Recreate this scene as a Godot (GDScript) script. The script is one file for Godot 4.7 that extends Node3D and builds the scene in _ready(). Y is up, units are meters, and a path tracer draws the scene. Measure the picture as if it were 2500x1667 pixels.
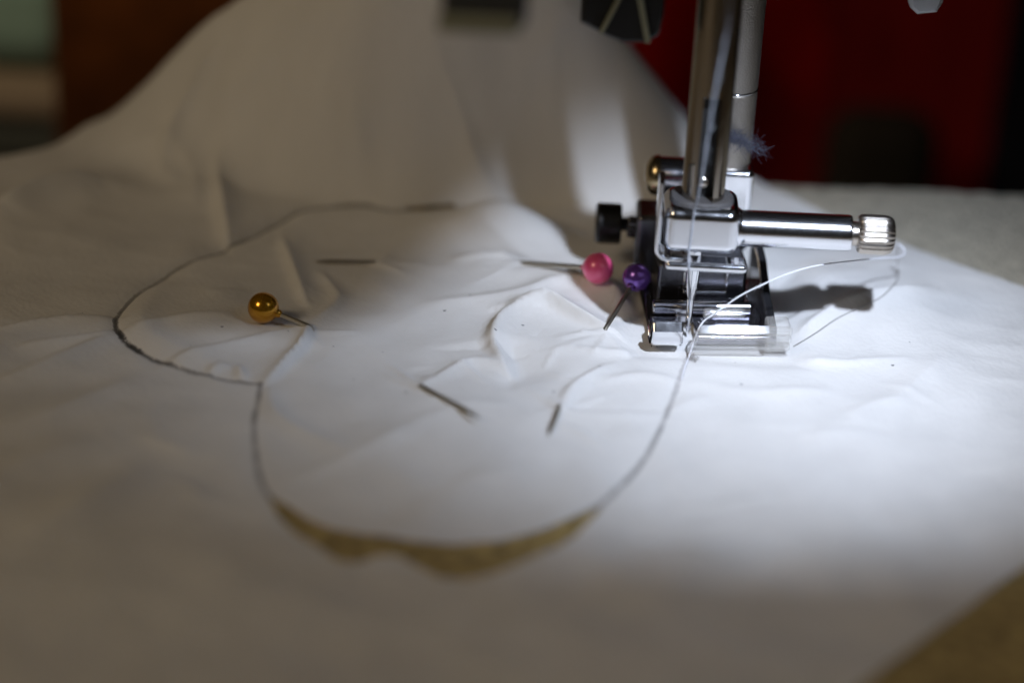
extends Node3D

const MM := 0.001
var rng := RandomNumberGenerator.new()
var M := {}
var sheet_h := PackedFloat32Array()
const X0 := -112.0
const Z0 := -98.0
const NX := 400
const NZ := 440
const ST := 0.44

# ---------------------------------------------------------------- mesh builder (millimetres)
class Mb:
	var v := PackedVector3Array()
	var n := PackedVector3Array()
	var uv := PackedVector2Array()
	var t := Transform3D()

	func tri(a: Vector3, b: Vector3, c: Vector3, na: Vector3, nb: Vector3, nc: Vector3) -> void:
		# front faces run clockwise: flip when the winding disagrees with the normals
		var fn := (b - a).cross(c - a)
		if fn.dot(na + nb + nc) > 0.0:
			v.append(t * a); v.append(t * c); v.append(t * b)
			n.append((t.basis * na).normalized()); n.append((t.basis * nc).normalized()); n.append((t.basis * nb).normalized())
		else:
			v.append(t * a); v.append(t * b); v.append(t * c)
			n.append((t.basis * na).normalized()); n.append((t.basis * nb).normalized()); n.append((t.basis * nc).normalized())

	func flat(a: Vector3, b: Vector3, c: Vector3, out: Vector3) -> void:
		tri(a, b, c, out, out, out)

	# rows of points with rows of normals
	func grid(p: Array, q: Array) -> void:
		for i in p.size() - 1:
			for j in p[i].size() - 1:
				tri(p[i][j], p[i + 1][j], p[i + 1][j + 1], q[i][j], q[i + 1][j], q[i + 1][j + 1])
				tri(p[i][j], p[i + 1][j + 1], p[i][j + 1], q[i][j], q[i + 1][j + 1], q[i][j + 1])

	func round_box(c: Vector3, size: Vector3, r: float, steps := 4) -> void:
		var h := size / 2.0
		r = minf(r, minf(h.x, minf(h.y, h.z)) * 0.999)
		var inn := h - Vector3(r, r, r)
		for axis in 3:
			var a := (axis + 1) % 3
			var b := (axis + 2) % 3
			for s in [-1.0, 1.0]:
				var p := []
				var q := []
				for u in _ticks(h[a], r, steps):
					var pr := []
					var qr := []
					for w in _ticks(h[b], r, steps):
						var x := Vector3()
						x[axis] = s * h[axis]
						x[a] = u
						x[b] = w
						var core := x.clamp(-inn, inn)
						var d := (x - core).normalized()
						pr.append(c + core + d * r)
						qr.append(d)
					p.append(pr)
					q.append(qr)
				grid(p, q)

	func _ticks(h: float, r: float, steps: int) -> Array:
		var out := []
		for i in steps + 1:
			out.append(-h + r - r * tan(PI / 4.0 * (1.0 - float(i) / steps)))
		for i in steps + 1:
			out.append(h - r + r * tan(PI / 4.0 * float(i) / steps))
		return out

	# profile: Vector2(radius, along); turned about the axis dir through c
	func lathe(c: Vector3, dir: Vector3, profile: Array, sides := 40, ripple := 0.0, count := 0) -> void:
		dir = dir.normalized()
		var e := dir.cross(Vector3(0.31, 0.9, 0.2)).normalized()
		var g := dir.cross(e)
		var p := []
		var q := []
		# long straight runs keep straight normals: the rounding stays at their ends
		var dense := []
		for k in profile.size():
			dense.append(profile[k])
			if k + 1 < profile.size():
				var run: float = profile[k].distance_to(profile[k + 1])
				if run > 0.7:
					dense.append(profile[k].lerp(profile[k + 1], 0.05 / run))
					dense.append(profile[k].lerp(profile[k + 1], 1.0 - 0.05 / run))
		profile = dense
		for k in profile.size():
			var pr := []
			var qr := []
			var d0: Vector2 = profile[k] - profile[maxi(k - 1, 0)]
			var d1: Vector2 = profile[mini(k + 1, profile.size() - 1)] - profile[k]
			var tg := (d0.normalized() + d1.normalized()).normalized()
			var nr := Vector2(tg.y, -tg.x)
			for j in sides + 1:
				var a := TAU * j / sides
				var rad := e * cos(a) + g * sin(a)
				var rr: float = profile[k].x
				var nn := rad * nr.x + dir * nr.y
				if ripple > 0.0:
					rr *= 1.0 + ripple * (cos(a * count) * 0.5 - 0.5)
					var side := dir.cross(rad)
					nn += side * (ripple * count * 0.5 * sin(a * count)) * nr.x
				pr.append(c + rad * rr + dir * profile[k].y)
				qr.append(nn.normalized())
			p.append(pr)
			q.append(qr)
		for i in p.size() - 1:
			if profile[i].distance_to(profile[i + 1]) < 1e-6:
				continue
			grid([p[i], p[i + 1]], [q[i], q[i + 1]])

	func tube(path: Array, r: float, sides := 8, r_end := -1.0) -> void:
		var p := []
		var q := []
		var up := Vector3(0.123, 0.9, 0.35)
		for i in path.size():
			var tg: Vector3 = (path[mini(i + 1, path.size() - 1)] - path[maxi(i - 1, 0)]).normalized()
			var e := tg.cross(up).normalized()
			var g := tg.cross(e)
			var rr := r if r_end < 0.0 else lerpf(r, r_end, float(i) / (path.size() - 1))
			var pr := []
			var qr := []
			for j in sides + 1:
				var d := e * cos(TAU * j / sides) + g * sin(TAU * j / sides)
				pr.append(path[i] + d * rr)
				qr.append(d)
			p.append(pr)
			q.append(qr)
		grid(p, q)
		for k in [0, path.size() - 1]:
			var o: Vector3 = (path[0] - path[1]).normalized() if k == 0 else (path[k] - path[k - 1]).normalized()
			for j in sides:
				flat(path[k], p[k][j], p[k][j + 1], o)

	# polygon in the plane (x axis = ax, y axis = ay), pushed from d0 to d1 along ax x ay, with chamfered edges
	func prism(poly: PackedVector2Array, org: Vector3, ax: Vector3, ay: Vector3, d0: float, d1: float, bevel := 0.0, smooth_cos := 0.75) -> void:
		var az := ax.cross(ay).normalized()
		if Geometry2D.is_polygon_clockwise(poly):
			poly.reverse()
		var at := func(p: Vector2, d: float) -> Vector3: return org + ax * p.x + ay * p.y + az * d
		var m := poly.size()
		var en := []
		for i in m:
			var e := (poly[(i + 1) % m] - poly[i]).normalized()
			en.append(Vector2(e.y, -e.x))
		var inset := PackedVector2Array()
		for i in m:
			var a: Vector2 = en[(i + m - 1) % m]
			var b: Vector2 = en[i]
			var mid := (a + b).normalized()
			inset.append(poly[i] - mid * bevel / maxf(0.5, mid.dot(a)))
		var n_at := func(i: int, k: int) -> Vector2:
			var other: Vector2 = en[(i + m - 1) % m] if k == i else en[k % m]
			var own: Vector2 = en[i] if k == i else en[(k + m - 1) % m]
			if own.dot(other) > smooth_cos:
				return (own + other).normalized()
			return own
		for i in m:
			var j := (i + 1) % m
			var na2: Vector2 = n_at.call(i, i)
			var own2: Vector2 = en[i]
			var nxt: Vector2 = en[j]
			var nb2: Vector2 = (own2 + nxt).normalized() if own2.dot(nxt) > smooth_cos else own2
			var na := ax * na2.x + ay * na2.y
			var nb := ax * nb2.x + ay * nb2.y
			var l0 := d0 + bevel
			var l1 := d1 - bevel
			tri(at.call(poly[i], l0), at.call(poly[j], l0), at.call(poly[j], l1), na, nb, nb)
			tri(at.call(poly[i], l0), at.call(poly[j], l1), at.call(poly[i], l1), na, nb, na)
			if bevel > 0.0:
				for s in [[l0, d0, -1.0], [l1, d1, 1.0]]:
					var o: Vector3 = az * float(s[2])
					tri(at.call(poly[i], s[0]), at.call(poly[j], s[0]), at.call(inset[j], s[1]), na, nb, (nb + o).normalized())
					tri(at.call(poly[i], s[0]), at.call(inset[j], s[1]), at.call(inset[i], s[1]), na, (nb + o).normalized(), (na + o).normalized())
		var idx := Geometry2D.triangulate_polygon(inset)
		for k in range(0, idx.size(), 3):
			flat(at.call(inset[idx[k]], d0), at.call(inset[idx[k + 1]], d0), at.call(inset[idx[k + 2]], d0), -az)
			flat(at.call(inset[idx[k]], d1), at.call(inset[idx[k + 1]], d1), at.call(inset[idx[k + 2]], d1), az)


func stroke(line: PackedVector2Array, half: float, round_ends := false) -> PackedVector2Array:
	var got := Geometry2D.offset_polyline(line, half, Geometry2D.JOIN_ROUND, Geometry2D.END_ROUND if round_ends else Geometry2D.END_BUTT)
	return got[0]


func arc2(c: Vector2, r: float, a0: float, a1: float, steps: int) -> PackedVector2Array:
	var out := PackedVector2Array()
	for i in steps + 1:
		var a := deg_to_rad(lerpf(a0, a1, float(i) / steps))
		out.append(c + Vector2(cos(a), sin(a)) * r)
	return out


func smooth_path(pts: Array, per := 6) -> Array:
	var out := []
	for i in pts.size() - 1:
		for k in per:
			out.append((pts[i] as Vector3).cubic_interpolate(pts[i + 1], pts[maxi(i - 1, 0)], pts[mini(i + 2, pts.size() - 1)], float(k) / per))
	out.append(pts[-1])
	return out


# ---------------------------------------------------------------- nodes
func world_mm(o: Node) -> Vector3:
	var s := Vector3()
	while o != null and o != self and o is Node3D:
		s += (o as Node3D).position
		o = o.get_parent()
	return s / MM


func commit(called: String, mb: Mb, mat: Material, parent: Node = null, base := Vector3(INF, 0, 0)) -> MeshInstance3D:
	var o := MeshInstance3D.new()
	o.name = called
	var org := Vector3()
	if parent == null:
		parent = self
		if base.x == INF:
			var box := AABB(mb.v[0], Vector3())
			for p in mb.v:
				box = box.expand(p)
			base = Vector3(box.get_center().x, box.position.y, box.get_center().z)
		org = base
		o.position = base * MM
	else:
		org = world_mm(parent)
	var pv := PackedVector3Array()
	pv.resize(mb.v.size())
	for i in mb.v.size():
		pv[i] = (mb.v[i] - org) * MM
	var arr := []
	arr.resize(Mesh.ARRAY_MAX)
	arr[Mesh.ARRAY_VERTEX] = pv
	arr[Mesh.ARRAY_NORMAL] = mb.n
	if mb.uv.size() == pv.size():
		arr[Mesh.ARRAY_TEX_UV] = mb.uv
	var me := ArrayMesh.new()
	me.add_surface_from_arrays(Mesh.PRIMITIVE_TRIANGLES, arr)
	o.mesh = me
	o.material_override = mat
	parent.add_child(o, true)
	return o


func thing(called: String, label: String, category: String, base: Vector3, group := "") -> Node3D:
	var o := Node3D.new()
	o.name = called
	o.position = base * MM
	add_child(o, true)
	tag(o, label, category, group)
	return o


func tag(o: Node, label: String, category: String, group := "") -> void:
	o.set_meta("label", label)
	o.set_meta("category", category)
	if group != "":
		o.set_meta("group", group)


func noise_tex(seed_: int, freq: float, size := 512, octaves := 4, lo := 0.0, hi := 1.0) -> NoiseTexture2D:
	var f := FastNoiseLite.new()
	f.seed = seed_
	f.frequency = freq
	f.fractal_octaves = octaves
	var tx := NoiseTexture2D.new()
	tx.width = size
	tx.height = size
	tx.seamless = true
	tx.noise = f
	if lo != 0.0 or hi != 1.0:
		var g := Gradient.new()
		g.set_color(0, Color(lo, lo, lo))
		g.set_color(1, Color(hi, hi, hi))
		tx.color_ramp = g
	return tx


func mat(called: String, linear: Color, rough: float, metal := 0.0) -> StandardMaterial3D:
	var m := StandardMaterial3D.new()
	m.resource_name = called
	m.albedo_color = linear.linear_to_srgb()
	m.roughness = rough
	m.metallic = metal
	M[called] = m
	return m


func planes(m: StandardMaterial3D, tile_mm: float) -> void:
	m.uv1_triplanar = true
	m.uv1_scale = Vector3.ONE / (tile_mm * MM)


func make_materials() -> void:
	var smudge := noise_tex(3, 0.012, 512, 5, 0.35, 1.0)
	var m := mat("chrome", Color(0.86, 0.87, 0.9), 0.17, 1.0)
	m.roughness_texture = smudge
	planes(m, 14.0)
	m = mat("arm_chrome", Color(0.86, 0.87, 0.9), 0.2, 1.0)
	m.roughness_texture = noise_tex(4, 0.03, 512, 5, 0.6, 1.0)
	planes(m, 9.0)
	m = mat("dark_chrome", Color(0.5, 0.5, 0.54), 0.2, 1.0)
	m.roughness_texture = smudge
	planes(m, 12.0)
	m = mat("black_metal", Color(0.14, 0.14, 0.155), 0.24, 0.9)
	m = mat("bar_steel", Color(0.34, 0.3, 0.25), 0.2, 1.0)
	m.roughness_texture = smudge
	planes(m, 12.0)
	m = mat("satin_nickel", Color(0.4, 0.365, 0.32), 0.42, 1.0)
	m.heightmap_enabled = true
	m.heightmap_scale = 0.006
	m.heightmap_texture = noise_tex(8, 0.09, 512, 3)
	planes(m, 16.0)
	m = mat("knob_nickel", Color(0.55, 0.5, 0.44), 0.26, 1.0)
	m = mat("brass_dome", Color(0.5, 0.4, 0.24), 0.25, 1.0)
	m = mat("casting_grey", Color(0.085, 0.08, 0.078), 0.6, 0.3)
	m.heightmap_enabled = true
	m.heightmap_scale = 0.012
	m.heightmap_texture = noise_tex(9, 0.06, 512, 4)
	planes(m, 14.0)
	mat("black_plastic", Color(0.005, 0.005, 0.0055), 0.4)
	mat("slot_black", Color(0.006, 0.006, 0.006), 0.6)
	mat("head_plastic", Color(0.05, 0.05, 0.05), 0.5)
	mat("olive_plastic", Color(0.28, 0.28, 0.19), 0.4)
	mat("white_plastic", Color(0.5, 0.5, 0.5), 0.35)
	m = mat("clear_plastic", Color(0.74, 0.72, 0.67, 0.16), 0.06)
	m.transparency = BaseMaterial3D.TRANSPARENCY_ALPHA
	m = mat("pin_steel", Color(0.62, 0.57, 0.47), 0.28, 1.0)
	m = mat("gold_pearl", Color(0.62, 0.3, 0.012), 0.2, 0.75)
	m.clearcoat_enabled = true
	m.clearcoat = 0.6
	m.clearcoat_roughness = 0.08
	m = mat("pink_pearl", Color(0.9, 0.11, 0.27), 0.34, 0.1)
	m.clearcoat_enabled = true
	m.clearcoat = 0.7
	m.clearcoat_roughness = 0.12
	m = mat("purple_pearl", Color(0.2, 0.08, 0.45), 0.22, 0.6)
	m.clearcoat_enabled = true
	m.clearcoat = 0.8
	m.clearcoat_roughness = 0.1
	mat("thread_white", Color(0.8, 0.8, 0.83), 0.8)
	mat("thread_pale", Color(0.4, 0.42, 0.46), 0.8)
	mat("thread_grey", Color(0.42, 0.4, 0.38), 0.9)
	mat("lint_blue", Color(0.08, 0.085, 0.115), 0.9)
	m = mat("brown_cloth", Color(0.74, 0.55, 0.22), 0.95)
	m.albedo_texture = noise_tex(19, 0.012, 512, 4, 0.62, 1.0)
	m.heightmap_enabled = true
	m.heightmap_scale = 0.03
	m.heightmap_texture = noise_tex(11, 0.08, 512, 3)
	planes(m, 18.0)
	m = mat("batting", Color(0.62, 0.56, 0.43), 1.0)
	m.albedo_texture = noise_tex(12, 0.02, 512, 5, 0.82, 1.0)
	m.heightmap_enabled = true
	m.heightmap_scale = 0.06
	m.heightmap_texture = noise_tex(13, 0.05, 512, 5)
	planes(m, 30.0)
	mat("table_grey", Color(0.3, 0.28, 0.25), 0.5)
	m = mat("dark_wood", Color(0.27, 0.08, 0.014), 0.45)
	m.albedo_texture = noise_tex(14, 0.01, 512, 4, 0.6, 1.0)
	planes(m, 120.0)
	m = mat("red_cloth", Color(0.8, 0.006, 0.005), 0.9)
	mat("navy_cloth", Color(0.008, 0.009, 0.02), 0.9)
	mat("green_cloth", Color(0.03, 0.024, 0.017), 0.9)
	mat("maroon_cloth", Color(0.45, 0.01, 0.012), 0.9)
	mat("teal_cloth", Color(0.52, 0.8, 0.7), 0.9)
	mat("cream_cloth", Color(0.5, 0.4, 0.3), 0.9)
	mat("slate_cloth", Color(0.09, 0.1, 0.09), 0.9)
	mat("rose_cloth", Color(0.6, 0.5, 0.44), 0.9)
	mat("wall_paint", Color(0.035, 0.022, 0.018), 0.9)
	m = mat("led_glow", Color(1, 1, 1), 0.5)
	m.emission_enabled = true
	m.emission = Color(0.86, 0.9, 1.0)
	m.emission_energy_multiplier = 4.0
	m = mat("lens_glow", Color(0.8, 0.8, 0.8), 0.5)
	m.emission_enabled = true
	m.emission = Color(0.82, 0.88, 1.0)
	m.emission_energy_multiplier = 2.2


# ---------------------------------------------------------------- the paper
const PENCIL := [-12.5, -28.5, -15.8, -31.3, -20.0, -33.2, -25.4, -33.6, -30.8, -33.8, -34.9, -32.6, -39.0, -31.5, -43.3, -32.4, -48.6, -31.7, -51.4, -30.0, -53.9, -26.2, -57.4, -21.3, -60.4, -17.7, -63.4, -14.4, -66.2, -10.2, -68.6, -5.6, -69.9, -1.7, -70.7, 2.5, -70.6, 5.4, -69.5, 8.5, -67.8, 11.1, -65.2, 13.8, -62.9, 15.2, -59.6, 16.7, -56.3, 17.7, -53.1, 18.5, -51.2, 18.8]
const PENCIL_B := [-51.2, 18.8, -51.0, 20.9, -50.9, 24.0, -50.8, 28.0, -50.1, 32.9, -49.0, 38.5, -47.6, 42.5, -45.6, 45.0, -43.0, 47.4, -40.0, 49.4, -35.7, 50.8, -31.0, 51.2, -26.4, 51.0, -21.8, 49.9, -17.2, 47.5, -13.4, 44.0, -10.5, 40.6, -8.0, 35.7, -5.4, 29.2, -3.7, 23.1, -2.2, 16.7, -1.3, 12.3, -0.5, 8.4, 0.2, 4.6]
const BAND := [-47.6, 42.9, -46.0, 46.9, -43.8, 50.3, -41.0, 53.4, -38.6, 55.6, -36.6, 55.4, -34.6, 54.0, -32.4, 53.7, -30.3, 55.6, -28.0, 57.6, -25.3, 57.9, -22.0, 56.6, -18.0, 53.8, -15.6, 51.0, -13.9, 48.6, -10.5, 41.5, -13.6, 43.9, -17.2, 47.0, -21.8, 49.4, -26.4, 50.5, -31.0, 50.7, -35.7, 50.3, -40.0, 48.9, -43.0, 46.9, -45.6, 44.4]
const GAP_BACK := [-39.4, -31.9, -35.0, -33.1, -30.6, -34.4, -30.4, -33.7, -35.0, -32.3]


func flat_list(a: Array) -> PackedVector2Array:
	var out := PackedVector2Array()
	for i in range(0, a.size(), 2):
		out.append(Vector2(a[i], a[i + 1]))
	return out


func spline2(p: PackedVector2Array, step: float) -> PackedVector2Array:
	var out := PackedVector2Array()
	for i in p.size() - 1:
		var k := maxi(1, int(p[i].distance_to(p[i + 1]) / step))
		for j in k:
			out.append(p[i].cubic_interpolate(p[i + 1], p[maxi(i - 1, 0)], p[mini(i + 2, p.size() - 1)], float(j) / k))
	out.append(p[-1])
	return out


func table(xs: Array, ys: Array, x: float) -> float:
	if x <= xs[0]:
		return ys[0]
	for i in xs.size() - 1:
		if x < xs[i + 1]:
			var w: float = (x - xs[i]) / (xs[i + 1] - xs[i])
			return cubic_interpolate(ys[i], ys[i + 1], ys[maxi(i - 1, 0)], ys[mini(i + 2, ys.size() - 1)], w)
	return ys[-1]


# a crease: polyline in plan, crest height, half width, how sharp its crest is (0 round .. 1 folded), one-sided lean
func crease(pts: Array, height: float, width: float, sharp := 0.5, lean := 0.0) -> void:
	var path := spline2(flat_list(pts), 1.0)
	var total := 0.0
	var best := {}
	var run := 0.0
	for i in path.size() - 1:
		total += path[i].distance_to(path[i + 1])
	var reach := width * 3.0
	for i in path.size() - 1:
		var a := path[i]
		var b := path[i + 1]
		var d := b - a
		var len := d.length()
		if len < 1e-5:
			continue
		var i0 := maxi(0, int((minf(a.x, b.x) - reach - X0) / ST))
		var i1 := mini(NX - 1, int((maxf(a.x, b.x) + reach - X0) / ST) + 1)
		var k0 := maxi(0, int((minf(a.y, b.y) - reach - Z0) / ST))
		var k1 := mini(NZ - 1, int((maxf(a.y, b.y) + reach - Z0) / ST) + 1)
		for k in range(k0, k1 + 1):
			for j in range(i0, i1 + 1):
				var p := Vector2(X0 + j * ST, Z0 + k * ST) - a
				var s := clampf(p.dot(d) / (len * len), 0.0, 1.0)
				var off := p - d * s
				var dist := off.length()
				if dist < reach:
					var at := k * NX + j
					if not best.has(at) or best[at].x > dist:
						best[at] = Vector3(dist, (run + s * len) / total, signf(d.cross(off)))
		run += len
	for at in best:
		var e: Vector3 = best[at]
		var w := width * (1.0 + lean * e.z)
		var u := e.x / w
		var shape := lerpf(exp(-u * u), exp(-1.6 * u), sharp)
		var fade := sin(PI * clampf(e.y * 0.92 + 0.04, 0.0, 1.0))
		sheet_h[at] += height * 1.6 * shape * sqrt(maxf(fade, 0.0))


func bump(x: float, z: float, h: float, rx: float, rz: float) -> void:
	for k in NZ:
		var dz := (Z0 + k * ST - z) / rz
		if absf(dz) > 2.5:
			continue
		for j in NX:
			var dx := (X0 + j * ST - x) / rx
			if absf(dx) < 2.5:
				sheet_h[k * NX + j] += h * exp(-(dx * dx + dz * dz))


func hump_height(x: float) -> float:
	return table([-112.0, -97.0, -88.0, -82.0, -77.0, -71.5, -67.0, -63.0, -55.0, -45.0, -30.0, -18.0, -14.0, -9.5, -3.5, 2.5, 8.0, 14.0],
		[0.0, 0.0, 0.8, 3.6, 8.8, 14.8, 19.2, 22.0, 27.5, 33.5, 36.0, 30.0, 25.8, 20.5, 13.6, 6.8, 2.0, 0.0], x)


func sheet_at(x: float, z: float) -> float:
	var fx := clampf((x - X0) / ST, 0.0, NX - 1.001)
	var fz := clampf((z - Z0) / ST, 0.0, NZ - 1.001)
	var j := int(fx)
	var k := int(fz)
	var a := lerpf(sheet_h[k * NX + j], sheet_h[k * NX + j + 1], fx - j)
	var b := lerpf(sheet_h[(k + 1) * NX + j], sheet_h[(k + 1) * NX + j + 1], fx - j)
	return lerpf(a, b, fz - k)


func poly_distance(p: Vector2, poly: PackedVector2Array) -> float:
	var best := 1e9
	for i in poly.size():
		best = minf(best, p.distance_squared_to(Geometry2D.get_closest_point_to_segment(p, poly[i], poly[(i + 1) % poly.size()])))
	return -sqrt(best) if Geometry2D.is_point_in_polygon(p, poly) else sqrt(best)


func shape_sheet() -> void:
	sheet_h.resize(NX * NZ)
	var f := FastNoiseLite.new()
	f.seed = 21
	f.frequency = 0.022
	f.fractal_octaves = 3
	var zs := 0.0
	for j in NX:
		var x := X0 + j * ST
		var hc := hump_height(x)
		zs = -33.5 + 2.0 * sin(x * 0.11) - 6.0 * smoothstep(-60.0, -85.0, x)
		for k in NZ:
			var z := Z0 + k * ST
			var h := 1.1 + 0.8 * f.get_noise_2d(x * 0.8, z * 1.3)
			if z < zs:
				var s := clampf((zs - z) / 19.0, 0.0, 1.0)
				s = s * s * (3.0 - 2.0 * s)
				h += hc * s * (1.0 + 0.03 * f.get_noise_2d(x * 1.1 + z * 0.8, z * 1.6 + 300.0))
				var q := -52.5 - z
				if q > 0.0:
					h -= minf(hc + 2.0, 0.05 * q * q + 0.25 * q)
			sheet_h[k * NX + j] = h
	# soft bulges of the layers
	bump(-24.5, -26.5, 4.5, 7.0, 4.4)
	bump(-13.0, -9.0, 0.9, 9.0, 5.0)
	bump(24.0, -11.0, 1.7, 11.0, 9.0)
	bump(-28.0, 30.0, 0.9, 15.0, 13.0)
	bump(-60.0, 1.0, 0.7, 7.0, 8.0)
	bump(12.0, 22.0, 0.6, 12.0, 12.0)
	bump(-19.0, 11.0, -0.7, 3.2, 4.5)
	# the seam pulls a groove along the drawn line and lets the inside puff up
	crease(PENCIL, -0.4, 1.0, 0.7)
	crease(PENCIL_B, -0.16, 1.1, 0.6)
	crease([-66.5, -4.0, -67.6, 2.6, -66.6, 7.6, -63.0, 11.5, -58.0, 14.0], 0.5, 2.2, 0.2)
	# folds
	crease([-46.6, 4.5, -47.3, 9.7, -48.9, 14.2, -50.6, 19.0], 0.9, 1.1, 0.8, 0.5)
	crease([-53.0, -21.0, -50.8, -12.7, -48.0, -3.0], 0.9, 1.5, 0.8, -0.5)
	crease([-64.0, -39.0, -62.5, -31.0, -59.9, -19.5], 1.5, 2.0, 0.7, -0.5)
	crease([-66.5, -49.0, -68.5, -47.0, -71.0, -44.0, -72.0, -40.0], 1.6, 1.5, 0.8, -0.5)
	crease([-78.0, -45.0, -72.4, -44.0, -67.0, -38.0, -66.0, -30.0], 1.0, 3.0, 0.4)
	crease([-31.5, 17.2, -26.6, 10.7, -22.1, 11.9], 0.8, 1.5, 0.8, 0.3)
	crease([-22.1, 12.5, -24.2, 4.8, -22.5, -2.4, -17.8, -4.7], 1.2, 1.7, 0.7, 0.5)
	crease([-22.5, -4.0, -17.8, -4.7, -13.4, -1.6, -9.6, 1.4], 1.2, 1.5, 0.7, -0.5)
	crease([-22.0, 4.6, -20.8, 11.4, -21.8, 15.9], -0.6, 1.8, 0.4)
	crease([-15.8, 21.0, -13.4, 14.7, -10.2, 10.1], 0.7, 1.2, 0.8, 0.4)
	crease([-21.1, -17.8, -23.7, -17.7, -29.6, -17.2], 0.8, 1.1, 0.6)
	crease([-25.0, -14.0, -13.4, -13.2, -8.4, -8.2, -4.6, -2.0], 0.8, 2.8, 0.2)
	crease([-31.7, -4.9, -21.8, -7.3, -15.1, -10.8, -6.0, -6.2], 0.6, 1.6, 0.5)
	crease([-46.2, 40.0, -39.3, 35.6, -31.9, 28.0], 0.4, 1.6, 0.6)
	crease([-17.4, 22.6, -9.8, 22.4, -3.7, 21.0], 0.45, 1.4, 0.7, 0.5)
	crease([-91.3, -25.0, -86.5, -30.6, -79.8, -35.5], 1.9, 2.4, 0.6, 0.3)
	crease([-84.2, 8.1, -77.8, 5.7, -71.0, 4.1], 0.7, 1.0, 0.7, 0.4)
	crease([-80.2, 12.2, -74.3, 9.8, -70.3, 7.7], 0.6, 1.0, 0.7, 0.4)
	crease([-81.5, 21.0, -77.6, 17.4, -71.2, 9.8], 0.9, 1.6, 0.6, 0.4)
	crease([-79.0, 32.9, -72.6, 27.3, -66.4, 19.4], 0.5, 2.2, 0.4)
	crease([-71.6, 54.9, -67.3, 48.4, -62.9, 40.8], 0.7, 3.2, 0.3)
	crease([-67.8, 7.4, -63.4, 4.8, -57.2, 3.3], 0.4, 0.9, 0.7)
	crease([-63.0, 15.4, -54.3, 9.3, -47.4, 4.6], 0.6, 1.2, 0.7, 0.5)
	crease([-57.5, 17.0, -56.8, 15.6, -55.5, 15.0], 0.5, 0.6, 0.6)
	crease([-53.5, 17.8, -53.8, 16.2, -54.2, 14.8], 0.5, 0.6, 0.6)
	crease([-47.0, -12.0, -44.0, -5.0, -46.2, 2.5], 0.5, 1.2, 0.6)
	crease([-50.2, 19.5, -48.0, 27.0, -40.0, 34.0], 0.45, 1.6, 0.5)
	crease([13.5, -1.5, 21.3, -8.6, 32.2, -14.3], 0.8, 1.5, 0.6, 0.3)
	crease([15.6, 23.1, 24.2, 15.0, 34.1, -0.5], 0.3, 2.0, 0.4)
	crease([12.4, 5.0, 18.0, 6.0, 27.0, 4.0], 0.35, 1.0, 0.6)
	crease([-5.0, 5.2, -10.0, 6.6, -16.0, 5.6], 0.35, 0.8, 0.7)
	crease([-1.4, 13.0, -6.0, 12.0, -10.0, 13.5], 0.35, 1.0, 0.6)
	crease([1.2, 13.0, 7.0, 15.0, 16.0, 14.0], 0.3, 1.3, 0.5)
	for i in 9:  # soft slanting rolls of the loose sheet in front and at the left
		var p := Vector2(-80.0 + i * 11.0 + rng.randf_range(-3, 3), rng.randf_range(50, 62))
		if i < 3:
			p = Vector2(-92.0 + i * 6.0, 24.0 + i * 11.0)
		var d := Vector2(rng.randf_range(9, 15), -rng.randf_range(8, 13))
		crease([p.x, p.y, p.x + d.x * 0.5, p.y + d.y * 0.6, p.x + d.x, p.y + d.y], rng.randf_range(0.35, 0.6), rng.randf_range(2.2, 4.0), 0.25, rng.randf_range(-0.4, 0.4))
	for i in 9:  # and of its raised back
		var p := Vector2(rng.randf_range(-74, -16), rng.randf_range(-50, -38))
		var d := Vector2(rng.randf_range(3, 9), rng.randf_range(-7, 7))
		crease([p.x, p.y, p.x + d.x * 0.5 + 0.8, p.y + d.y * 0.5, p.x + d.x, p.y + d.y], rng.randf_range(0.3, 0.7), rng.randf_range(1.2, 2.6), 0.5, rng.randf_range(-0.4, 0.4))
	for i in 26:  # small handling wrinkles
		var p := Vector2(rng.randf_range(-85, 35), rng.randf_range(-25, 60))
		var a := rng.randf_range(-0.9, 0.9)
		var l := rng.randf_range(4, 11)
		var d := Vector2(cos(a), sin(a) * 0.8)
		var bend := Vector2(-d.y, d.x) * rng.randf_range(-1.2, 1.2)
		var q := p + d * l * 0.5 + bend
		var e := p + d * l
		crease([p.x, p.y, q.x, q.y, e.x, e.y], rng.randf_range(0.12, 0.3), rng.randf_range(0.7, 1.6), 0.6, rng.randf_range(-0.5, 0.5))
	# tension creases that run out from where each pin goes through
	for e in [[-21.1, -16.0, 180.0], [-40.2, -16.1, 0.0], [-10.2, 1.7, 105.0], [-15.8, 22.7, -70.0], [-46.5, 5.7, 42.0], [-32.2, 18.6, 222.0]]:
		for k in 5:
			var a := deg_to_rad(e[2] + rng.randf_range(-65, 65))
			var l := rng.randf_range(3.0, 8.0)
			var d := Vector2(cos(a), sin(a))
			var w := Vector2(-d.y, d.x) * rng.randf_range(-0.5, 0.5)
			crease([e[0], e[1], e[0] + d.x * l * 0.5 + w.x, e[1] + d.y * l * 0.5 + w.y, e[0] + d.x * l, e[1] + d.y * l], rng.randf_range(0.12, 0.24), rng.randf_range(0.45, 0.8), 0.9, rng.randf_range(-0.5, 0.5))
	# crumpled corner between the seam and the pins
	for k in 16:
		var p := Vector2(-24.0, 9.0) + Vector2(rng.randfn() * 4.0, rng.randfn() * 3.5)
		var a := rng.randf_range(0, TAU)
		var d := Vector2(cos(a), sin(a)) * rng.randf_range(1.5, 3.5)
		crease([p.x, p.y, p.x + d.x, p.y + d.y, p.x + d.x * 2.0 + rng.randf_range(-0.5, 0.5), p.y + d.y * 2.0], rng.randf_range(-0.2, 0.25), rng.randf_range(0.4, 0.7), 0.9)
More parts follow.
